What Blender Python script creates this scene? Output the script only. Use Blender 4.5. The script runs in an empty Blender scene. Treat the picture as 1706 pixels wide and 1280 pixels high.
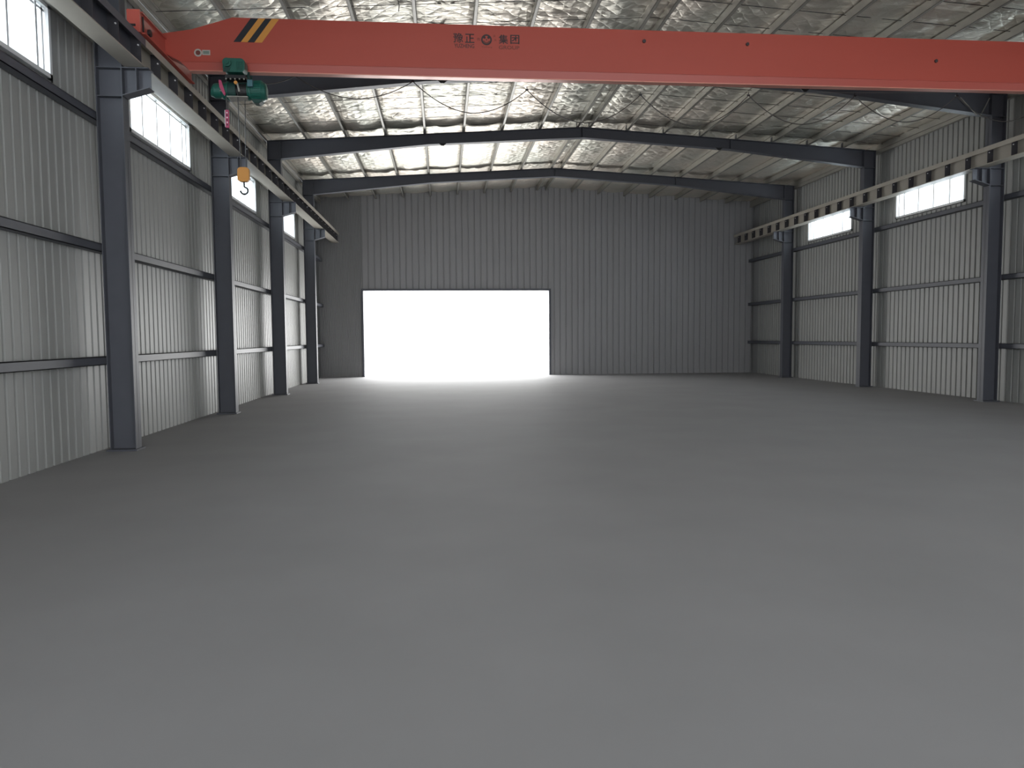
import bpy, math, random
from mathutils import Vector, Matrix, noise
random.seed(4)
C = bpy.context.scene.collection
SC = bpy.context.scene
H = 1.6            # camera height; z values below are measured from eye level and lifted by H

# ---------------------------------------------------------------- camera
F_PX = 1240.0
R_ = (0.99571754, -0.01302697, 0.09152533)
F_ = (-0.09216504, -0.06251194, 0.99377958)
U_ = (-0.00722451, -0.9979592, -0.06344487)
cd = bpy.data.cameras.new('camera'); cam = bpy.data.objects.new('camera', cd); C.objects.link(cam)
cd.sensor_fit = 'HORIZONTAL'; cd.sensor_width = 36.0; cd.lens = F_PX / 1706 * 36; cd.clip_end = 300
cx = Vector((R_[0], F_[0], U_[0])); cy = -Vector((R_[1], F_[1], U_[1])); cz = -Vector((R_[2], F_[2], U_[2]))
cx.normalize(); cz = (cz - cx * cz.dot(cx)).normalized(); cy = cz.cross(cx)
m = Matrix(((cx.x, cy.x, cz.x, 0), (cx.y, cy.y, cz.y, 0), (cx.z, cy.z, cz.z, H), (0, 0, 0, 1)))
cam.matrix_world = m
SC.camera = cam

# ---------------------------------------------------------------- world, light, exposure
w = bpy.data.worlds.new('world'); SC.world = w; w.use_nodes = True
bg = w.node_tree.nodes['Background']; bg.inputs[0].default_value = (0.86, 0.93, 1.0, 1); bg.inputs[1].default_value = 3.2
SC.view_settings.view_transform = 'Standard'; SC.view_settings.look = 'None'
SC.view_settings.exposure = 0.38; SC.view_settings.gamma = 1.0; SC.view_settings.use_curve_mapping = False
try: SC.cycles.use_denoising = True
except Exception: pass

XR, HALF, PIT = 4.08, 8.92, 1.09          # ridge, half width, purlin pitch
Y0, Y1 = -6.0, 31.0
FY = [11.1, 16.3, 21.5, 26.7]
WL, WR = XR - 9.03, XR + 9.03             # cladding planes

def area(name, loc, rot, sx, sy, power, col):
    d = bpy.data.lights.new(name, 'AREA'); d.shape = 'RECTANGLE'; d.size = sx; d.size_y = sy; d.energy = power; d.color = col
    o = bpy.data.objects.new(name, d); C.objects.link(o); o.location = loc; o.rotation_euler = rot
    return o
# daylight through the strip windows and through the open front behind the camera
WINY = [(2.2, 5.1), (7.35, 10.24), (12.6, 15.5), (17.8, 20.7), (23.0, 25.9)]
WZ0, WZ1 = 3.32, 4.24
for a, b in WINY:
    area('window_daylight', (WL - .35, (a+b)/2, (WZ0+WZ1)/2 + H), (0, -math.pi/2, 0), 1.0, b-a, 44, (0.9, 0.95, 1))
    area('window_daylight', (WR + .35, (a+b)/2, (WZ0+WZ1)/2 + H), (0, math.pi/2, 0), 1.0, b-a, 44, (0.92, 0.97, 1))
area('front_daylight', (XR, Y0 - .3, 2.6), (math.pi/2, 0, 0), 15, 5.0, 260, (1.0, 0.97, 0.92))
# the open doorway in the far gable
DX0, DX1, DZ1 = -3.2, 4.4, 1.9
area('doorway_daylight', ((DX0+DX1)/2, Y1 + .6, (DZ1-1.6)/2 + H), (-math.pi/2, 0, 0), DX1-DX0, DZ1+1.6, 520, (1.0, 0.97, 0.92))

# ---------------------------------------------------------------- materials
def mat(name, col, rough=.5, metal=0.0, noise_amt=0.0, nscale=6.0, bump=0.0, spec=.5, stretch=(1, 1, 1)):
    mt = bpy.data.materials.new(name); mt.use_nodes = True; nt = mt.node_tree; b = nt.nodes['Principled BSDF']
    b.inputs['Base Color'].default_value = (*col, 1); b.inputs['Roughness'].default_value = rough; b.inputs['Metallic'].default_value = metal
    b.inputs['Specular IOR Level'].default_value = spec
    if noise_amt or bump:
        tc = nt.nodes.new('ShaderNodeTexCoord'); mp = nt.nodes.new('ShaderNodeMapping'); mp.inputs['Scale'].default_value = stretch
        n = nt.nodes.new('ShaderNodeTexNoise'); n.inputs['Scale'].default_value = nscale; n.inputs['Detail'].default_value = 5
        nt.links.new(tc.outputs['Object'], mp.inputs[0]); nt.links.new(mp.outputs[0], n.inputs['Vector'])
        if noise_amt:
            mx = nt.nodes.new('ShaderNodeMixRGB'); mx.blend_type = 'MIX'
            mx.inputs[1].default_value = (*[c*(1-noise_amt) for c in col], 1); mx.inputs[2].default_value = (*[min(1, c*(1+noise_amt)) for c in col], 1)
            nt.links.new(n.outputs[0], mx.inputs[0]); nt.links.new(mx.outputs[0], b.inputs['Base Color'])
        if bump:
            bp = nt.nodes.new('ShaderNodeBump'); bp.inputs['Strength'].default_value = bump; bp.inputs['Distance'].default_value = .02
            nt.links.new(n.outputs[0], bp.inputs['Height']); nt.links.new(bp.outputs[0], b.inputs['Normal'])
    return mt
M = {}
M['red'] = mat('red_paint', (.42, .070, .048), .42, 0, .07, 1.3, 0, .5, (.3, 1, 2))
M['truck'] = mat('glossy_red_truck_paint', (.50, .10, .075), .26, 0, .06, 2, 0, .8)
M['flange'] = mat('worn_red_flange', (.62, .26, .20), .30, .2, .1, 2)
M['black'] = mat('black_paint', (.012, .014, .02), .5)
M['yellow'] = mat('yellow_paint', (.62, .27, .05), .5)
M['ink'] = mat('dark_lettering', (.045, .03, .032), .6)
M['ink2'] = mat('faded_lettering', (.16, .04, .03), .6)
M['paper'] = mat('sticker', (.42, .40, .36), .6)
M['paper2'] = mat('sticker_print', (.18, .22, .19), .6)
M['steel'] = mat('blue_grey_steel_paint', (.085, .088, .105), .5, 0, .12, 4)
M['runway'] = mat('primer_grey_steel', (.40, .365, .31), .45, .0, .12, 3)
M['stiff'] = mat('dark_stiffener_paint', (.045, .043, .05), .5, 0, .1, 5)
M['galv'] = mat('galvanised_purlin', (.34, .325, .29), .42, .3, .15, 5)
M['clad'] = mat('ribbed_cladding', (.33, .33, .315), .5, 0, .06, 1.5)
M['wallskin'] = mat('wall_skin', (.3, .3, .3), .7)
M['green'] = mat('green_hoist_paint', (.012, .10, .075), .38, 0, .1, 20)
M['dgreen'] = mat('dark_green_paint', (.010, .045, .038), .6)
M['blue'] = mat('blue_box_paint', (.06, .15, .18), .5)
M['dark'] = mat('dark_steel', (.02, .02, .022), .5, .3)
M['rope'] = mat('wire_rope', (.06, .06, .06), .5, .5)
M['cable'] = mat('black_rubber_cable', (.045, .04, .035), .6)
M['pink'] = mat('magenta_plastic', (.45, .06, .14), .45)
M['white'] = mat('white_frame', (.78, .78, .78), .35)
M['wred'] = mat('rail_rust', (.22, .12, .09), .6)
M['roof'] = mat('roof_sheet', (.3, .3, .3), .6)
M['floor'] = mat('concrete_floor', (.30, .295, .30), .75, 0, .12, .8, .05)
M['gable'] = mat('gable_cladding', (.32, .315, .32), .6, 0, .04, 1)
gl = bpy.data.materials.new('window_glass'); gl.use_nodes = True; nt = gl.node_tree; nt.nodes.clear()
o_ = nt.nodes.new('ShaderNodeOutputMaterial'); t_ = nt.nodes.new('ShaderNodeBsdfTransparent'); t_.inputs[0].default_value = (.93, .96, .97, 1)
g_ = nt.nodes.new('ShaderNodeBsdfGlossy'); g_.inputs['Roughness'].default_value = .05; mx_ = nt.nodes.new('ShaderNodeMixShader'); mx_.inputs[0].default_value = .06
nt.links.new(t_.outputs[0], mx_.inputs[1]); nt.links.new(g_.outputs[0], mx_.inputs[2]); nt.links.new(mx_.outputs[0], o_.inputs[0]); M['glass'] = gl

def foil_material():
    mt = bpy.data.materials.new('quilted_foil'); mt.use_nodes = True; nt = mt.node_tree; b = nt.nodes['Principled BSDF']; L = nt.links.new
    N = nt.nodes.new
    tc = N('ShaderNodeTexCoord'); sp = N('ShaderNodeSeparateXYZ')
    wn = N('ShaderNodeTexNoise'); wn.inputs['Scale'].default_value = 1.6; wn.inputs['Detail'].default_value = 3
    L(tc.outputs['Object'], wn.inputs['Vector'])
    va = N('ShaderNodeVectorMath'); va.operation = 'MULTIPLY_ADD'; va.inputs[1].default_value = (.22, .22, 0)
    L(wn.outputs['Color'], va.inputs[0]); L(tc.outputs['Object'], va.inputs[2]); L(va.outputs[0], sp.inputs[0])
    def mth(op, a=None, b_=None, va_=None, vb=None):
        n = N('ShaderNodeMath'); n.operation = op
        if a is not None: L(a, n.inputs[0])
        if va_ is not None: n.inputs[0].default_value = va_
        if b_ is not None: L(b_, n.inputs[1])
        if vb is not None: n.inputs[1].default_value = vb
        return n.outputs[0]
    s = mth('ADD', sp.outputs[0], sp.outputs[1]); d = mth('SUBTRACT', sp.outputs[0], sp.outputs[1])
    p1 = mth('PINGPONG', s, vb=.16); p2 = mth('PINGPONG', d, vb=.16)
    puff = mth('POWER', mth('MULTIPLY', mth('MINIMUM', p1, p2), vb=6.25), vb=.6)
    # crinkles that run across the sheet, tight along the hall
    mp = N('ShaderNodeMapping'); mp.inputs['Scale'].default_value = (1.3, 7.5, 1)
    n2 = N('ShaderNodeTexNoise'); n2.inputs['Scale'].default_value = 1.7; n2.inputs['Detail'].default_value = 7; n2.inputs['Distortion'].default_value = .8
    L(tc.outputs['Object'], mp.inputs[0]); L(mp.outputs[0], n2.inputs['Vector'])
    hsum = mth('ADD', mth('MULTIPLY', puff, vb=.75), mth('MULTIPLY', n2.outputs[0], vb=1.7))
    bp = N('ShaderNodeBump'); bp.inputs['Strength'].default_value = .5; bp.inputs['Distance'].default_value = .045
    L(hsum, bp.inputs['Height']); L(bp.outputs[0], b.inputs['Normal'])
    mp3 = N('ShaderNodeMapping'); mp3.inputs['Scale'].default_value = (.55, .3, 1)
    n3 = N('ShaderNodeTexNoise'); n3.inputs['Scale'].default_value = 1.2; n3.inputs['Detail'].default_value = 2
    L(tc.outputs['Object'], mp3.inputs[0]); L(mp3.outputs[0], n3.inputs['Vector'])
    cr = N('ShaderNodeValToRGB'); cr.color_ramp.elements[0].position = .35; cr.color_ramp.elements[1].position = .65
    cr.color_ramp.elements[0].color = (.66, .655, .58, 1); cr.color_ramp.elements[1].color = (.88, .80, .70, 1)
    L(n3.outputs[0], cr.inputs[0]); L(cr.outputs[0], b.inputs['Base Color'])
    b.inputs['Metallic'].default_value = .82; b.inputs['Roughness'].default_value = .44
    return mt
M['foil'] = foil_material()

# ---------------------------------------------------------------- mesh builder
class MB:
    def __init__(s): s.v = []; s.f = []
    def add(s, vs, fs):
        k = len(s.v); s.v += [tuple(p) for p in vs]; s.f += [tuple(i + k for i in q) for q in fs]; return s
    def box(s, x0, x1, y0, y1, z0, z1):
        return s.add([(x0,y0,z0),(x1,y0,z0),(x1,y1,z0),(x0,y1,z0),(x0,y0,z1),(x1,y0,z1),(x1,y1,z1),(x0,y1,z1)],
              [(0,3,2,1),(4,5,6,7),(0,1,5,4),(1,2,6,5),(2,3,7,6),(3,0,4,7)])
    def prism(s, pts, a, b, axis):       # pts: 2-D outline, extruded from a to b along axis
        def mk(p, t):
            return {'x': (t, p[0], p[1]), 'y': (p[0], t, p[1]), 'z': (p[0], p[1], t)}[axis]
        n = len(pts); vs = [mk(p, a) for p in pts] + [mk(p, b) for p in pts]
        return s.add(vs, [tuple(range(n))[::-1], tuple(range(n, 2*n))] + [(i, (i+1) % n, n+(i+1) % n, n+i) for i in range(n)])
    def strip(s, pts, a, b, axis='y'):   # open profile extruded
        def mk(p, t):
            return {'x': (t, p[0], p[1]), 'y': (p[0], t, p[1]), 'z': (p[0], p[1], t)}[axis]
        n = len(pts)
        return s.add([mk(p, a) for p in pts] + [mk(p, b) for p in pts], [(i, i+1, n+i+1, n+i) for i in range(n-1)])
    def tube(s, path, r, n=8, caps=True):
        P = [Vector(p) for p in path]; vs = []; fs = []
        rr = r if isinstance(r, (list, tuple)) else [r]*len(P)
        t0 = (P[1]-P[0]).normalized(); up = Vector((0, 0, 1)) if abs(t0.z) < .9 else Vector((0, 1, 0))
        a = t0.cross(up).normalized()
        for i, p in enumerate(P):
            t = (P[min(i+1, len(P)-1)] - P[max(i-1, 0)]).normalized()
            a = (a - t*a.dot(t)).normalized(); b = t.cross(a)
            vs += [p + (a*math.cos(k*2*math.pi/n) + b*math.sin(k*2*math.pi/n))*rr[i] for k in range(n)]
        for i in range(len(P)-1):
            for k in range(n): fs.append((i*n+k, i*n+(k+1) % n, (i+1)*n+(k+1) % n, (i+1)*n+k))
        if caps: fs += [tuple(range(n))[::-1], tuple(range((len(P)-1)*n, len(P)*n))]
        return s.add(vs, fs)
    def build(s, name, m_, parent=None, smooth=False, bevel=0, kind=None):
        off = parent['_o'] if parent is not None and '_o' in parent else (0, 0, 0)
        me = bpy.data.meshes.new(name)
        me.from_pydata([(x-off[0], y-off[1], z+H-off[2]) for x, y, z in s.v], [], s.f); me.update()
        me.materials.append(m_)
        if smooth:
            for p in me.polygons: p.use_smooth = True
        o = bpy.data.objects.new(name, me); C.objects.link(o)
        if parent is not None:
            o.parent = parent; o['_o'] = off
        if bevel:
            bv = o.modifiers.new('bevel', 'BEVEL'); bv.width = bevel; bv.segments = 2; bv.limit_method = 'ANGLE'
        if kind: o['kind'] = kind
        return o
def thing(name, label, cat, loc, group=None):
    o = bpy.data.objects.new(name, None); C.objects.link(o); o.location = (loc[0], loc[1], loc[2]+H); o['_o'] = (loc[0], loc[1], loc[2]+H)
    o['label'] = label; o['category'] = cat
    if group: o['group'] = group
    return o
def roofz(x): return 6.0 - .06*abs(x - XR)      # plane on the rafter tops / under the purlins

# ---------------------------------------------------------------- setting
MB().box(WL-.3, WR+.3, Y0, Y1, -1.85, -1.6).build('floor', M['floor'], kind='structure')

def ribbed(width, z0, z1, side):
    """one cladding panel: flats with sunk grooves, profile in (x, y), extruded up"""
    n = max(1, round(width/.2)); p = width/n; pts = []
    for i in range(n):
        y = i*p
        pts += [(0, y), (0, y+p-.055), (-.035, y+p-.04), (-.035, y+p-.012)]
    pts.append((0, width))
    b = MB(); b.strip([(side*q[0], q[1]) for q in pts], z0, z1, 'z'); return b
_cache = {}
def place_panel(parent, side, X, y, width, z0, z1):
    k = (side, round(width, 3), z0, z1)
    if k not in _cache:
        o = ribbed(width, z0, z1, side).build('cladding_panel', M['clad'], None); _cache[k] = o.data
    else:
        o = bpy.data.objects.new('cladding_panel', _cache[k]); C.objects.link(o)
    o.parent = parent; o.location = (X, y, 0)

def side_wall(name, X, side):            # side = +1: room lies towards +x
    sk = MB(); out = X - side*.09; a_, b_ = sorted((out, out - side*.05))
    ys = [Y0] + [v for w_ in WINY for v in w_] + [Y1]; top = 5.68
    for i in range(0, len(ys), 2): sk.box(a_, b_, ys[i], ys[i+1], -1.6, top)
    for a, b in WINY: sk.box(a_, b_, a, b, -1.6, WZ0); sk.box(a_, b_, a, b, WZ1, top)
    wall = sk.build(name, M['wallskin'], kind='structure')
    edges = []
    base = 0.7
    for fy in [base-5.2, base] + [base + 5.2*k for k in range(1, 6)]:
        seg = [(fy, fy+.75, 0), (fy+.75, fy+1.5, 0)] + [(fy+1.5+2.9/3*k, fy+1.5+2.9/3*(k+1), 1) for k in range(3)] + [(fy+4.4, fy+5.2, 0)]
        hasw = any(abs(a-(fy+1.5)) < .35 for a, b in WINY)
        for a, b, inw in seg:
            if b > Y1 + .01: continue
            if inw and hasw:
                place_panel(wall, side, X, a, b-a, -1.6, WZ0-.02); place_panel(wall, side, X, a, b-a, WZ1+.02, 5.44)
            else: place_panel(wall, side, X, a, b-a, -1.6, 5.44)
    # C-shaped girts fixed across the cladding
    for z in (-.3, 1.3, 3.13, 4.29):
        x0 = X + side*.02; x1 = X + side*.15
        g = MB(); pr = [(x0, z+.1), (x1, z+.1), (x1, z+.08), (x1-side*.006, z+.08), (x1-side*.006, z+.094), (x0, z+.094)]
        g.box(*sorted((x0, x1)), Y0, Y1, z-.06, z-.05); g.box(*sorted((x0, x1)), Y0, Y1, z+.05, z+.06); g.box(*sorted((x1, x1-side*.008)), Y0, Y1, z-.06, z+.06)
        g.build('girt', M['steel'] if z < 4 else M['galv'], wall)
    return wall
wl = side_wall('wall_left', WL, 1)
wr = side_wall('wall_right', WR, -1)

# far gable wall
gb = MB()
gb.prism([(WL-.2, DZ1), (WR+.2, DZ1), (WR+.2, 5.82), (XR, 6.38), (WL-.2, 5.82)], Y1-.1, Y1, 'y')
gb.box(WL-.2, DX0, Y1-.1, Y1, -1.6, DZ1); gb.box(DX1, WR+.2, Y1-.1, Y1, -1.6, DZ1)
wf = gb.build('wall_far', M['wallskin'], kind='structure')
cols = [WL + (DX0-WL)/6*k for k in range(6)] + [DX0 + (DX1-DX0)/6*k for k in range(6)] + [DX1 + (WR-DX1)/7*k for k in range(8)]
for x, b in zip(cols[:-1], cols[1:]):
    n = 5; p = (b-x)/n; pts = []; zb0 = DZ1 if DX0-.01 < x < DX1-.01 else -1.6
    for i in range(n): pts += [(x+i*p, Y1-.2), (x+i*p+p-.055, Y1-.2), (x+i*p+p-.04, Y1-.165), (x+i*p+p-.012, Y1-.165)]
    pts.append((b, Y1-.2)); k = len(pts)
    vs = [(q[0], q[1], zb0) for q in pts] + [(q[0], q[1], roofz(q[0])+.20) for q in pts]
    MB().add(vs, [(i, i+1, k+i+1, k+i) for i in range(k-1)]).build('cladding_panel', M['gable'], wf)
dfr = MB(); dfr.box(DX0-.08, DX0, Y1-.24, Y1, -1.6, DZ1+.08); dfr.box(DX1, DX1+.08, Y1-.24, Y1, -1.6, DZ1+.08); dfr.box(DX0, DX1, Y1-.24, Y1, DZ1, DZ1+.08)
dfr.build('door_1', M['steel'], kind='structure')
# front gable above the open doorway behind the camera
MB().prism([(WL-.2, 3.6), (WR+.2, 3.6), (WR+.2, 5.82), (XR, 6.38), (WL-.2, 5.82)], Y0-.1, Y0, 'y').build('wall_front', M['wallskin'], kind='structure')

# windows
def window(n, X, side, y0, y1, first_mull):
    fr = MB(); xi = X + side*.03; xo = X - side*.10
    a, b = sorted((xi, xo)); t = .055
    fr.box(a, b, y0, y0+t, WZ0, WZ1); fr.box(a, b, y1-t, y1, WZ0, WZ1); fr.box(a, b, y0, y1, WZ0, WZ0+t); fr.box(a, b, y0, y1, WZ1-t, WZ1)
    w_ = fr.build('window_%d' % n, M['white'], kind='structure')
    ys = [y0+t]; yy = first_mull
    while yy < y1 - .2: ys.append(yy); yy += .637
    ys.append(y1-t)
    xm = X - side*.04
    for q in ys[1:-1]:
        c, d = sorted((xm-side*.02, xm+side*.03)); MB().box(c, d, q-.022, q+.022, WZ0+t, WZ1-t).build('mullion', M['white'], w_)
    # inner sash rails next to the far jamb and under the head
    c, d = sorted((xm-side*.015, xm+side*.02))
    MB().box(c, d, y1-t-.075, y1-t-.03, WZ0+t, WZ1-t).build('sash_stile', M['white'], w_)
    MB().box(c, d, y0+t, y1-t, WZ1-t-.05, WZ1-t-.018).build('sash_rail', M['white'], w_)
    for p, q in zip(ys[:-1], ys[1:]):
        MB().box(xm-.003, xm+.003, p+.012, q-.012, WZ0+t+.002, WZ1-t-.002).build('pane', M['glass'], w_)
n = 0
for a, b in WINY:
    n += 1; window(n, WL, 1, a, b, a+.63 if a != 7.35 else 8.06)
for a, b in WINY:
    n += 1; window(n, WR, -1, a, b, a+.63)

# ceiling: outer sheet, foil blankets between purlins, purlins, tie wires
ce = MB()
for sx in (-1, 1):
    xe = XR + sx*(HALF+.3)
    pts = [(XR, 6.42), (xe, 6.42-.06*(HALF+.3)), (xe, 6.36-.06*(HALF+.3)), (XR, 6.36)]
    ce.prism(pts, Y0, Y1, 'y')
ceil = ce.build('ceiling', M['roof'], kind='structure')
PH, PW = .17, .065
purl = [XR + sx*(.18 + PIT*i) for sx in (-1, 1) for i in range(9)]
purl.sort()
for x in purl:
    z = roofz(x); b = MB(); t = .006; e = x + PW
    # C section, web towards -x, lips on the +x side
    b.box(x, x+t, Y0, Y1, z, z+PH); b.box(x, e, Y0, Y1, z, z+t); b.box(x, e, Y0, Y1, z+PH-t, z+PH)
    b.box(e-t, e, Y0, Y1, z, z+.022); b.box(e-t, e, Y0, Y1, z+PH-.022, z+PH)
    b.build('purlin', M['galv'], ceil)
def blanket(xa, xb):
    nx = 12; vs = []; fs = []
    ys = [Y0 + .3*k for k in range(60)] + [12.0 + .045*k for k in range(289)] + [25.0 + .3*k for k in range(21)]; ny = len(ys)-1
    for j in range(ny+1):
        # finer near the part in view
        y = ys[j]
        for i in range(nx+1):
            u = i/nx; x = xa + (xb-xa)*u
            z = roofz(x) + PH + .012
            e = math.sin(math.pi*u)
            sag = .05*e*(1+.6*noise.noise(Vector((xa*3.1, y*.5, 0))))
            wr_ = .045*e*noise.noise(Vector((x*1.3, y*3.0, 2.0))) + .03*noise.noise(Vector((x*4, y*5, 7.0)))*min(1, e*2)
            wr_ += .016*e*noise.noise(Vector((x*1.6, y*9.0, 4.0))) + .010*min(1, e*2)*noise.noise(Vector((x*5+y, y*14.0, 9.0)))
            strap = .05*e*math.exp(-((((y-12.75) % .85)-.425)/.16)**2) * .35
            vs.append((x, y, z - sag + wr_ + strap))
    for j in range(ny):
        for i in range(nx):
            k = j*(nx+1)+i; fs.append((k, k+nx+1, k+nx+2, k+1))
    MB().add(vs, fs).build('foil_blanket', M['foil'], ceil, smooth=True)
edges = [XR-HALF-.1] + purl + [XR+HALF+.15]
for a, b in zip(edges[:-1], edges[1:]):
    blanket(a, b)
for k in range(-2, 13):
    y = 12.75 + .85*k
    for sx in (-1, 1):
        b = MB(); xe = XR + sx*HALF
        b.tube([(XR, y, 6.0+PH-.045), (xe, y, roofz(xe)+PH-.045)], .006, 5); b.build('tie_wire', M['dark'], ceil)
# eave struts
for sx in (-1, 1):
    xe = XR + sx*(HALF - .02); z = roofz(xe)
    b = MB(); b.box(*sorted((xe, xe+sx*.09)), Y0, Y1, z-.10, z-.005); b.build('eave_strut', M['galv'], ceil)

# ---------------------------------------------------------------- portal frames
def rdepth(d):       # rafter depth at distance d from the ridge
    return .30 if d < 4.4 else .30 + (d-4.4)/4.1*.21
def portal(fy, label, detail):
    t = thing('portal_frame', label, 'steel frame', (XR, fy+.1, -1.6)); t['group'] = 'steel portal frames along the hall'
    yc = fy + .1; fw = .1
    for sx in (-1, 1):
        xo = XR + sx*8.86; xi = XR + sx*8.50
        co = MB(); zt = roofz(xo)
        co.box(*sorted((xo, xi)), yc-.005, yc+.005, -1.6, roofz(xi)-rdepth(8.5)-.02)
        co.box(*sorted((xo, xo-sx*.014)), yc-fw, yc+fw, -1.6, zt)
        co.box(*sorted((xi, xi+sx*.014)), yc-fw, yc+fw, -1.6, roofz(xi)-rdepth(8.5))
        co.box(*sorted((xo+sx*.03, xi-sx*.03)), yc-.16, yc+.16, -1.6, -1.575)
        c = co.build('column', M['steel'], t)
        for z in (3.80, 3.41, roofz(xi)-rdepth(8.5)-.012):
            st = MB(); st.box(*sorted((xo, xi)), yc-fw+.004, yc+fw-.004, z-.012, z); st.build('stiffener_plate', M['steel'], c)
        # bracket for the runway beam: tapered web, top and bottom flange, upright stiffener
        xe = XR + sx*8.14
        br = MB()
        P = [(xi, 3.80), (xe, 3.80), (xe, 3.52), (xi, 3.41)]
        br.prism(P, yc-.006, yc+.006, 'y')
        br.prism([(xi, 3.80), (xe, 3.80), (xe, 3.786), (xi, 3.786)], yc-fw, yc+fw, 'y')
        br.prism([(xi, 3.41), (xe, 3.52), (xe, 3.532), (xi, 3.424)], yc-fw, yc+fw, 'y')
        b_ = br.build('bracket', M['steel'], t)
        xs = XR + sx*8.31
        MB().box(xs-.006, xs+.006, yc-fw, yc+fw, 3.475, 3.786).build('stiffener_plate', M['steel'], b_)
        # rafter
        ra = MB(); ds = [0, 4.4, 8.5, 8.86]
        top = [(XR+sx*d, roofz(XR+sx*d)) for d in ds]; bot = [(XR+sx*d, roofz(XR+sx*d)-rdepth(d)) for d in ds]
        for i in range(3):
            q = [top[i], top[i+1], bot[i+1], bot[i]]
            ra.prism(q, yc-.005, yc+.005, 'y')
            tt = [top[i], top[i+1], (top[i+1][0], top[i+1][1]-.012), (top[i][0], top[i][1]-.012)]
            ra.prism(tt, yc-fw, yc+fw, 'y')
            if i < 2:
                bb = [bot[i], bot[i+1], (bot[i+1][0], bot[i+1][1]+.012), (bot[i][0], bot[i][1]+.012)]
                ra.prism(bb, yc-fw, yc+fw, 'y')
        r = ra.build('rafter', M['steel'], t)
        xk = XR + sx*8.5
        MB().box(xk-.01, xk+.01, yc-fw, yc+fw, roofz(xk)-rdepth(8.5), roofz(xk)-.012).build('stiffener_plate', M['steel'], r)
        xk = XR + sx*4.4
        MB().box(xk-.012, xk+.012, yc-fw, yc+fw, roofz(xk)-.30, roofz(xk)-.012).build('splice_plate', M['steel'], r)
        if detail:
            # cleats that hold the purlins
            for x in purl:
                if (x-XR)*sx > 0 and abs(x-XR) < 8.8:
                    MB().box(x-.012, x-.002, yc-.12, yc-.02, roofz(x)-.0, roofz(x)+.14).build('purlin_cleat', M['steel'], r)
            # lamp hook plates under the top flange
            xh = XR + sx*4.02; z = roofz(xh)
            MB().prism([(xh-.11, z-.295), (xh+.11, z-.295), (xh+.03, z-.36), (xh-.03, z-.36)], yc-.13, yc-.10, 'y').build('hook_plate', M['dark'], r)
    MB().box(XR-.012, XR+.012, yc-fw, yc+fw, 5.70, 5.985).build('ridge_plate', M['steel'], t)
    return t
P1 = portal(FY[0], 'blue-grey steel column with bracket at the left, nearer than the red crane girder', False)
P2 = portal(FY[1], 'dark steel portal frame directly behind the red crane girder', True)
P3 = portal(FY[2], 'far dark steel rafter frame whose ridge shows below the girder', True)
P4 = portal(FY[3], 'farthest steel portal frame, in front of the far gable wall', False)
# flange braces at the right knee of the second frame
for a, b in (((12.30, 16.32, 4.95), (12.52, 16.32, 5.37)), ((12.20, 16.30, 4.98), (11.80, 16.30, 5.36))):
    MB().tube([a, b], .012, 6).build('knee_brace', M['galv'], P2)

# ---------------------------------------------------------------- runway beams
def runway(side, label):
    xw = XR - side*8.33                     # web line
    t = thing('runway_beam', label, 'crane rail beam', (xw, 0, 3.81)); t['group'] = 'crane runway beams on the two sides of the hall'
    y0, y1 = Y0+.2, Y1-.3
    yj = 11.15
    MB().box(xw-.006, xw+.006, y0, yj, 3.826, 4.19).build('web', M['steel'], t); MB().box(xw-.006, xw+.006, yj+.01, y1, 3.826, 4.19).build('web', M['runway'], t)  # near web gets the darker blue-grey colour to stand in for shade
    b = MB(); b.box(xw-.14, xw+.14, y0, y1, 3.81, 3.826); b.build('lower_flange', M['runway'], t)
    for ya, yb, mm in ((y0, yj, 'steel'), (yj+.01, y1, 'runway')):  # near upper flange darkened the same way, shade put into its colour
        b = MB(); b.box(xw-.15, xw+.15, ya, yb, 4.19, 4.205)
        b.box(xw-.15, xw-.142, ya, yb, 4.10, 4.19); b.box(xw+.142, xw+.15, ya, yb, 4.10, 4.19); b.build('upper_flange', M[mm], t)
    b = MB(); b.box(xw-.025, xw+.025, y0, y1, 4.205, 4.245); b.build('rail', M['wred'], t)
    k = 0
    y = 11.71 - .715*16
    first = None
    while y < 30:
        y += .715
        if first is None:
            s_ = MB(); x0, x1 = sorted((xw+side*.006, xw+side*.142)); s_.box(x0, x1, -.005, .005, 3.826, 4.19)
            x0, x1 = sorted((xw-side*.006, xw-side*.142)); s_.box(x0, x1, -.005, .005, 3.826, 4.19)
            first = s_.build('stiffener', M['stiff'], t); base = first; first.location = (0, y, 0)
            bl = MB(); xb = xw + side*.11
            bl.tube([(xb, -.005, 4.06), (xb, -.022, 4.06)], .011, 8); bl = bl.build('bolt', M['white'], first)
        else:
            o = base.copy(); C.objects.link(o); o.location = (0, y, 0)
            q = bl.copy(); C.objects.link(q); q.parent = o
    return t
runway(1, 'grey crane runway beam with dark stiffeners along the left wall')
runway(-1, 'grey crane runway beam along the right wall')

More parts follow.
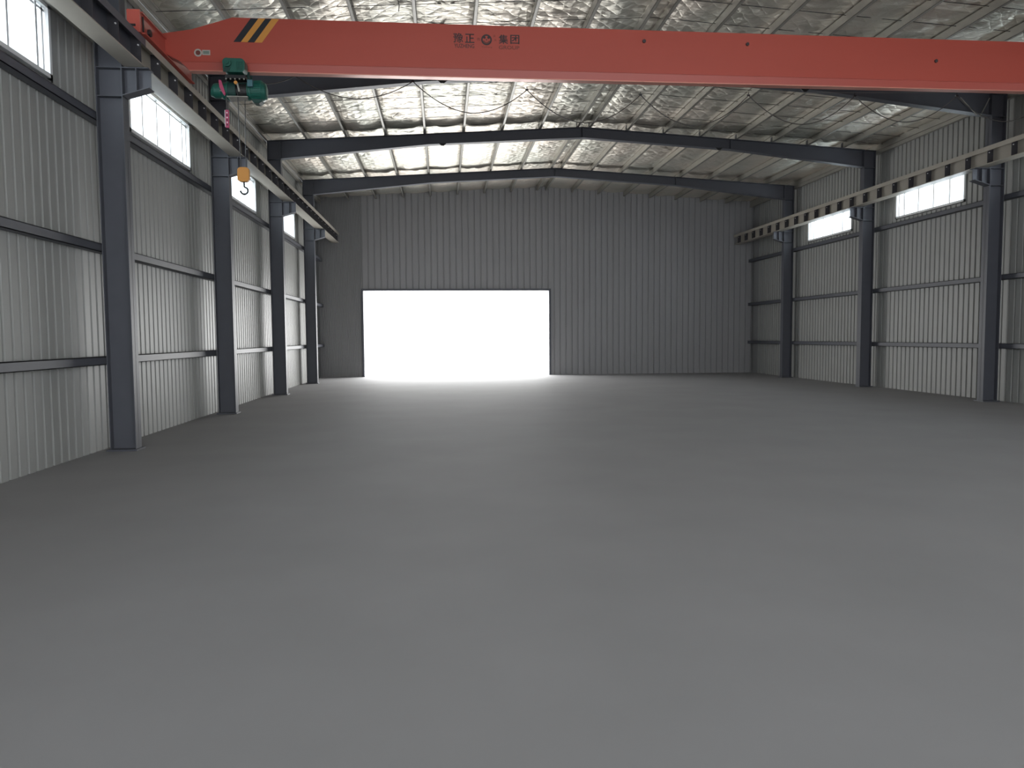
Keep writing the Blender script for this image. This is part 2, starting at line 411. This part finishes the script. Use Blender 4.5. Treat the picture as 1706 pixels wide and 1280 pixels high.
# ---------------------------------------------------------------- bridge crane
GY = 12.0
cr = thing('bridge_crane', 'long red single-girder overhead crane spanning the whole hall', 'crane', (XR, GY+.15, 4.205))
GA, GB = -4.16, 2*XR + 4.16
def mx2(x): return 2*XR - x
web = [(-4.16, 4.33), (-3.919, 4.21), (mx2(-3.919), 4.21), (mx2(-4.16), 4.33), (mx2(-4.16), 4.62), (mx2(-3.745), 4.69), (mx2(-3.129), 4.885), (-3.129, 4.885), (-3.745, 4.69), (-4.16, 4.62)]
g = MB().prism(web, GY, GY+.22, 'y').build('girder', M['red'], cr, bevel=.006)
lo = [(GY, 4.21), (GY+.035, 4.097), (GY+.185, 4.097), (GY+.22, 4.21)]
b = MB(); n = 4
xa0, xa1 = -3.919, -3.80
vs = [(xa0, y, z) if z > 4.2 else (xa1, y, z) for y, z in lo] + [(mx2(xa0), y, z) if z > 4.2 else (mx2(xa1), y, z) for y, z in lo]
b.add(vs, [(0,1,2,3), (7,6,5,4), (0,4,5,1), (1,5,6,2), (2,6,7,3), (3,7,4,0)])
b.build('lower_web', M['red'], cr)
b = MB(); b.prism([(-3.81, 4.098), (mx2(-3.81), 4.098), (mx2(-3.79), 4.083), (-3.79, 4.083)], GY+.03, GY+.165, 'y'); b.build('track_flange', M['flange'], cr)
# weld line / ledge between box and lower part, runs the whole length
MB().box(-3.93, mx2(-3.93), GY-.008, GY, 4.205, 4.217).build('weld_ledge', M['red'], cr)
def decal(pts, mt, name, parent=g, d=.003):
    return MB().prism(pts, GY-d, GY-.0005, 'y').build(name, mt, parent)
zt, zb = 4.878, 4.52
for k, mm in enumerate(('black', 'yellow', 'black', 'yellow')):
    xb = [-3.124, -3.015, -2.915, -2.812, -2.70]; xt = [-2.856, -2.742, -2.64, -2.545, -2.435]
    decal([(xb[k], zb), (xb[k+1], zb), (xt[k+1], zt), (xt[k], zt)], M[mm], 'hazard_stripe')
for xx, zz in ((3.27, 4.709), (4.981, 4.71), (8.229, 4.528)):
    MB().tube([(xx, GY+.001, zz), (xx, GY-.02, zz)], .028, 12).build('plug', M['ink'], g)
ring = [( -3.651+.058*math.cos(a*math.pi/12), 4.344+.058*math.sin(a*math.pi/12)) for a in range(24)]
decal(ring, M['paper'], 'round_sticker')
decal([(-3.651+.036*math.cos(a*math.pi/8), 4.344+.036*math.sin(a*math.pi/8)) for a in range(16)], M['ink2'], 'sticker_print', d=.004)
decal([(-3.59, 4.312), (-3.472, 4.312), (-3.472, 4.388), (-3.59, 4.388)], M['paper'], 'maker_plate')
decal([(-3.575, 4.33), (-3.487, 4.33), (-3.487, 4.372), (-3.575, 4.372)], M['paper2'], 'plate_print', d=.004)

def lettering(txt, x0, x1, z0, z1, mt, name, bold=.0):
    cu = bpy.data.curves.new('lettering', 'FONT'); cu.body = txt; cu.size = 1; cu.offset = bold; cu.resolution_u = 3
    o = bpy.data.objects.new('tmp', cu); C.objects.link(o); bpy.context.view_layer.update()
    dg = bpy.context.evaluated_depsgraph_get(); me = bpy.data.meshes.new_from_object(o.evaluated_get(dg))
    bpy.data.objects.remove(o)
    if not me.vertices: return
    xs = [v.co.x for v in me.vertices]; ys = [v.co.y for v in me.vertices]
    ax, bx, ay, by = min(xs), max(xs), min(ys), max(ys); off = g['_o']
    for v in me.vertices:
        v.co = ((v.co.x-ax)/(bx-ax)*(x1-x0)+x0-off[0], GY-.003-off[1], (v.co.y-ay)/(by-ay)*(z1-z0)+z0+H-off[2])
    me.materials.clear(); me.materials.append(mt); me.name = name
    q = bpy.data.objects.new(name, me); C.objects.link(q); q.parent = g
lettering('豫', .222, .375, 4.605, 4.752, M['ink'], 'lettering', .012)
lettering('正', .405, .552, 4.605, 4.745, M['ink'], 'lettering', .018)
lettering('YUZHENG', .235, .55, 4.527, 4.588, M['ink'], 'lettering', .012)
lettering('集', .935, 1.083, 4.605, 4.748, M['ink'], 'lettering', .016)
lettering('团', 1.118, 1.262, 4.608, 4.748, M['ink'], 'lettering', .018)
lettering('GROUP', .935, 1.262, 4.522, 4.580, M['ink2'], 'lettering', .012)
lettering('伟', .59, .64, 4.64, 4.69, M['ink2'], 'lettering', .01)
lettering('天', .845, .885, 4.70, 4.735, M['ink2'], 'lettering', .01)
lettering('大', .86, .90, 4.64, 4.68, M['ink2'], 'lettering', .01)
lettering('Yuzheng', .66, .83, 4.535, 4.560, M['ink2'], 'lettering', .01)
def ring_decal(cx_, cz_, r0, r1, a0, a1, mt, name):
    n = 40; vs = []; fs = []
    for i in range(n+1):
        a = math.radians(a0+(a1-a0)*i/n)
        for r in (r0, r1):
            vs.append((cx_+r*math.cos(a), GY-.003, cz_+r*math.sin(a)))
    for i in range(n): fs.append((2*i, 2*i+1, 2*i+3, 2*i+2))
    MB().add(vs, fs).build(name, mt, g)
ex, ez = .742, 4.66
ring_decal(ex, ez, .060, .084, 0, 360, M['ink'], 'emblem')
ring_decal(ex, ez, .028, .062, 25, 70, M['ink'], 'emblem'); ring_decal(ex, ez, .028, .062, 110, 155, M['ink'], 'emblem')
ring_decal(ex, ez, .036, .062, 195, 345, M['ink2'], 'emblem'); ring_decal(ex, ez, .0, .010, 0, 360, M['ink'], 'emblem')

# end trucks
for s in (1, -1):
    def X(x): return x if s == 1 else mx2(x)
    b = MB(); b.box(*sorted((X(-4.30), X(-4.13))), 11.05, 13.2, 4.27, 4.545); tr = b.build('end_truck', M['truck'], cr, bevel=.008)
    b = MB(); b.box(*sorted((X(-4.295), X(-4.12))), 11.03, 11.05, 4.255, 4.56); b.build('end_plate', M['truck'], tr)
    b = MB(); b.box(*sorted((X(-4.13), X(-4.085))), 11.12, 13.2, 4.262, 4.28); b.build('bottom_lip', M['truck'], tr)
    b = MB(); b.box(*sorted((X(-4.13), X(-4.10))), 11.08, 13.2, 4.53, 4.548); b.build('top_lip', M['truck'], tr)
    b = MB(); b.box(*sorted((X(-4.26), X(-4.18))), 11.02, 11.032, 4.33, 4.36); b.build('slot', M['dark'], tr)
    b = MB(); b.box(*sorted((X(-4.13), X(-4.115))), 11.13, 11.16, 4.30, 4.50); b.build('rib', M['dark'], tr)
    for yy in (11.35, 12.85):
        b = MB(); b.tube([(X(-4.30), yy, 4.345), (X(-4.20), yy, 4.345)], .10, 20); b.build('wheel', M['dark'], tr)
    b = MB(); b.tube([(X(-4.13), 11.35, 4.36), (X(-4.095), 11.35, 4.36)], .05, 12); b.build('wheel_hub', M['dark'], tr)
    b = MB(); b.box(*sorted((X(-4.13), X(-3.95))), 12.02, 12.20, 4.34, 4.60); b.build('joint_plate', M['truck'], tr)

# ---------------------------------------------------------------- hoist
HY = 11.92
ho = thing('electric_hoist', 'green electric wire-rope hoist hanging under the red girder near its left end', 'hoist', (-3.05, HY, 3.78))
def cylx(x0, x1, y, z, r, n=28): return [(x0, y, z), (x1, y, z)]
# trolley drive
b = MB(); 
def rbox(x0, x1, z0, z1, r):
    pts = []
    for cx_, cz_, a0 in ((x1-r, z0+r, -90), (x1-r, z1-r, 0), (x0+r, z1-r, 90), (x0+r, z0+r, 180)):
        for k in range(5): a = math.radians(a0+k*22.5); pts.append((cx_+r*math.cos(a), cz_+r*math.sin(a)))
    return pts
b.prism(rbox(-3.225, -2.905, 3.985, 4.19, .06), 11.74, 11.93, 'y'); td = b.build('trolley_drive', M['green'], ho, bevel=.008)
b = MB(); b.tube([(-3.155, 11.745, 4.115), (-3.155, 11.70, 4.115)], .062, 24); b.tube([(-3.155, 11.70, 4.115), (-3.155, 11.685, 4.115)], .035, 16); b.build('gear_cover', M['green'], td)
b = MB()
for k in range(5): b.box(-3.02+.022*k, -3.012+.022*k, 11.725, 11.745, 4.01, 4.14)
b.build('cooling_fin', M['green'], td)
b = MB(); b.prism([(-3.20, 4.05), (-3.11, 4.05), (-3.13, 3.99), (-3.22, 3.99)], 11.73, 11.76, 'y'); b.build('cover_foot', M['dgreen'], td)
# trolley side plates, wheels and cross bar
for y in (12.00, 12.18):
    MB().prism([(-3.22, 4.078), (-2.90, 4.078), (-2.90, 3.90), (-3.22, 3.90)], y, y+.018, 'y').build('side_plate', M['dgreen'], ho)
    for xx in (-3.15, -2.97):
        MB().tube([(xx, y-.03, 4.03), (xx, y, 4.03)], .04, 18).build('trolley_wheel', M['dark'], ho)
MB().box(-3.21, -2.91, 11.78, 12.34, 3.905, 3.96).build('suspension_bar', M['dark'], ho, bevel=.006)
for k in range(5): MB().tube([(-3.19+.065*k, 11.78, 3.905), (-3.19+.065*k, 11.78, 3.885)], .012, 6).build('bolt', M['galv'], ho)
# drum housing with the window showing the drum
DY, DZ = 11.97, 3.775
def arc_shell(x0, x1, r, a0, a1, name, mt, par, th=.01):
    pts = [(DY+r*math.cos(math.radians(a)), DZ+r*math.sin(math.radians(a))) for a in range(a0, a1+1, 10)]
    pts += [(DY+(r-th)*math.cos(math.radians(a)), DZ+(r-th)*math.sin(math.radians(a))) for a in range(a1, a0-1, -10)]
    return MB().prism(pts, x0, x1, 'x').build(name, mt, par, smooth=False)
dr = MB(); dr.tube([(-3.21, DY, DZ), (-2.90, DY, DZ)], .10, 28); dr = dr.build('drum', M['dark'], ho)
b = MB()
for k in range(12):
    xx = -3.04 + .011*k
    pts = [(xx, DY+.104*math.cos(a*math.pi/12), DZ+.104*math.sin(a*math.pi/12)) for a in range(25)]
    b.tube(pts, .005, 5)
b.build('rope_coil', M['rope'], dr, kind='stuff')
arc_shell(-3.205, -3.08, .125, -60, 250, 'drum_cover', M['dgreen'], ho)
arc_shell(-3.08, -2.905, .125, -60, 130, 'drum_cover', M['dgreen'], ho)
for xx in (-3.205, -2.905):
    MB().tube([(xx-.008, DY, DZ), (xx+.008, DY, DZ)], .138, 28).build('end_flange', M['green'], ho)
MB().box(-3.21, -2.90, 11.85, 12.06, 3.655, 3.668).build('lower_tie_plate', M['galv'], ho)
b = MB(); b.tube([(-3.06, DY-.125, 3.855), (-3.06, DY-.165, 3.855)], .026, 16); b.build('guide_roller', M['yellow'], ho)
b = MB(); b.prism([(-3.055, 3.86), (-3.03, 3.85), (-3.0, 3.72), (-3.025, 3.72)], DY-.155, DY-.135, 'y'); b.build('rope_guide', M['galv'], ho)
# gearbox on the left: stepped, tapering cover
b = MB(); b.tube([(-3.215, DY, DZ-.002), (-3.28, DY, DZ-.002), (-3.30, DY, DZ), (-3.40, DY, DZ+.0), (-3.435, DY, DZ+.01), (-3.445, DY, DZ+.015)], [.125, .125, .115, .112, .10, .06], 28); gb_ = b.build('gearbox', M['green'], ho, smooth=False)
for k in range(6):
    a = k*math.pi/3+.3; b = MB(); b.tube([(-3.28, DY+.118*math.cos(a), DZ+.118*math.sin(a)), (-3.31, DY+.118*math.cos(a), DZ+.118*math.sin(a))], .011, 6); b.build('bolt', M['galv'], gb_)
# motor on the right: cone-rotor motor with ribs and an end bell, brake cap hanging low
mo = MB(); mo.tube([(-2.895, DY, DZ), (-2.86, DY, DZ), (-2.85, DY, DZ), (-2.70, DY, DZ), (-2.69, DY, DZ), (-2.65, DY, DZ), (-2.635, DY, DZ)], [.13, .13, .145, .155, .145, .12, .07], 32)
mo = mo.build('motor', M['green'], ho, smooth=False)
for k in range(26):
    a = k*2*math.pi/26; c_, s_ = math.cos(a), math.sin(a); b = MB()
    p = [(-2.845, .14), (-2.71, .14), (-2.71, .166), (-2.845, .158)]
    ty, tz = -s_*.004, c_*.004
    vs = [(q[0], DY+q[1]*c_+ty, DZ+q[1]*s_+tz) for q in p] + [(q[0], DY+q[1]*c_-ty, DZ+q[1]*s_-tz) for q in p]
    b.add(vs, [(0,1,2,3), (7,6,5,4), (0,4,5,1), (1,5,6,2), (2,6,7,3), (3,7,4,0)]); b.build('cooling_rib', M['green'], mo)
b = MB(); b.box(-2.885, -2.805, DY-.20, DY-.13, 3.79, 3.89); b.build('terminal_box', M['blue'], mo, bevel=.006)
b = MB(); b.prism([(-2.86, 3.67), (-2.69, 3.67), (-2.70, 3.61), (-2.75, 3.575), (-2.82, 3.585), (-2.85, 3.62)], DY-.08, DY+.08, 'y'); b.build('brake_cover', M['dgreen'], mo, bevel=.01)
# magenta strap over the gearbox side
b = MB(); b.prism([(-3.31, 3.885), (-3.275, 3.885), (-3.215, 3.69), (-3.235, 3.66), (-3.30, 3.78)], DY-.16, DY-.13, 'y'); b.build('warning_strap', M['pink'], ho)
# ropes down to the hook block
for xx in (-3.05, -2.975):
    MB().tube([(xx, DY-.10 if xx < -3 else DY+.02, 3.72), (xx, DY-.04, 2.60)], .006, 6).build('hoist_rope', M['rope'], ho)
hb = MB(); hb.prism(rbox(-3.10, -2.925, 2.40, 2.62, .05), DY-.08, DY, 'y'); hb = hb.build('hook_block', M['yellow'], ho, bevel=.008)
hk = [(-3.01+.055*math.sin(a)*1.0, DY-.04, 2.27-.055*math.cos(a)) for a in [math.radians(q) for q in range(150, -110, -20)]]
MB().tube([(-3.01, DY-.04, 2.41), (-3.01, DY-.04, 2.33)]+hk[1:], .014, 8).build('hook', M['dark'], hb)

# control box hanging under the hoist
pc = thing('pendant_control', 'small magenta-red control box hanging on a cable just below the green hoist', 'control', (-3.205, 11.85, 3.19))
b = MB(); b.box(-3.232, -3.182, 11.83, 11.87, 3.19, 3.455); body = b.build('case', M['pink'], pc, bevel=.006)
MB().box(-3.24, -3.232, 11.825, 11.875, 3.20, 3.45).build('edge_strip', M['white'], body)
for k in range(6):
    MB().tube([(-3.205, 11.832, 3.23+.036*k), (-3.205, 11.822, 3.23+.036*k)], .010, 8).build('button', M['white'] if k % 2 else M['dark'], body)
MB().tube([(-3.207, 11.85, 3.455), (-3.21, 11.85, 3.55), (-3.215, 11.85, 3.645)], .009, 6).build('cable', M['cable'], pc)

# ---------------------------------------------------------------- festoon cable behind the girder
fe = thing('festoon_cable', 'black cable hanging in loops on a wire behind the red girder', 'cable', (XR, 12.6, 4.2))
pk = [(-3.2, 4.20), (-2.33, 4.235), (-.436, 4.192), (1.447, 4.10), (3.375, 4.062), (5.263, 4.095), (7.169, 4.127), (9.05, 4.17), (10.9, 4.22)]
lows = [4.10, 3.90, 3.70, 3.58, 3.575, 3.62, 3.70, 3.75]
for i in range(len(pk)-1):
    (xa, za), (xb, zb_) = pk[i], pk[i+1]; zl = lows[i]; pts = []
    for k in range(25):
        u = k/24; zz = za+(zb_-za)*u; mid = (za+zb_)/2
        s_ = 1-abs(2*u-1)**1.9
        pts.append((xa+(xb-xa)*u, 12.6+.02*math.sin(i*2.1)*math.sin(math.pi*u), zz-(mid-zl)*s_))
    MB().tube(pts, .0075, 6).build('cable_loop', M['cable'], fe)
for xa, za in pk[1:]:
    b = MB(); b.tube([(xa, 12.6, za+.05), (xa, 12.6, za+.01)], .006, 6); b.prism([(xa-.03, za+.012), (xa+.03, za+.012), (xa+.02, za-.012), (xa-.02, za-.012)], 12.59, 12.61, 'y'); b.build('cable_hanger', M['dark'], fe)
MB().tube([(x_, 12.6, z_+.055) for x_, z_ in pk], .0025, 5).build('support_wire', M['galv'], fe)
for xa in (pk[0][0], pk[-1][0]):
    MB().box(xa-.015, xa+.015, 12.222, 12.62, 4.235, 4.27).build('support_arm', M['red'], fe)

# small wire hook under the foil at the left slope
hkk = thing('ceiling_hook', 'small dark wire hook dangling from the foil ceiling above the girder', 'hook', (-.697, 13.5, 5.68))
MB().tube([(-.72, 13.5, 5.93), (-.697, 13.5, 5.84), (-.685, 13.5, 5.78), (-.697, 13.5, 5.68)], .007, 6).build('wire', M['dark'], hkk)

for o in list(SC.objects):
    if '_o' in o: del o['_o']
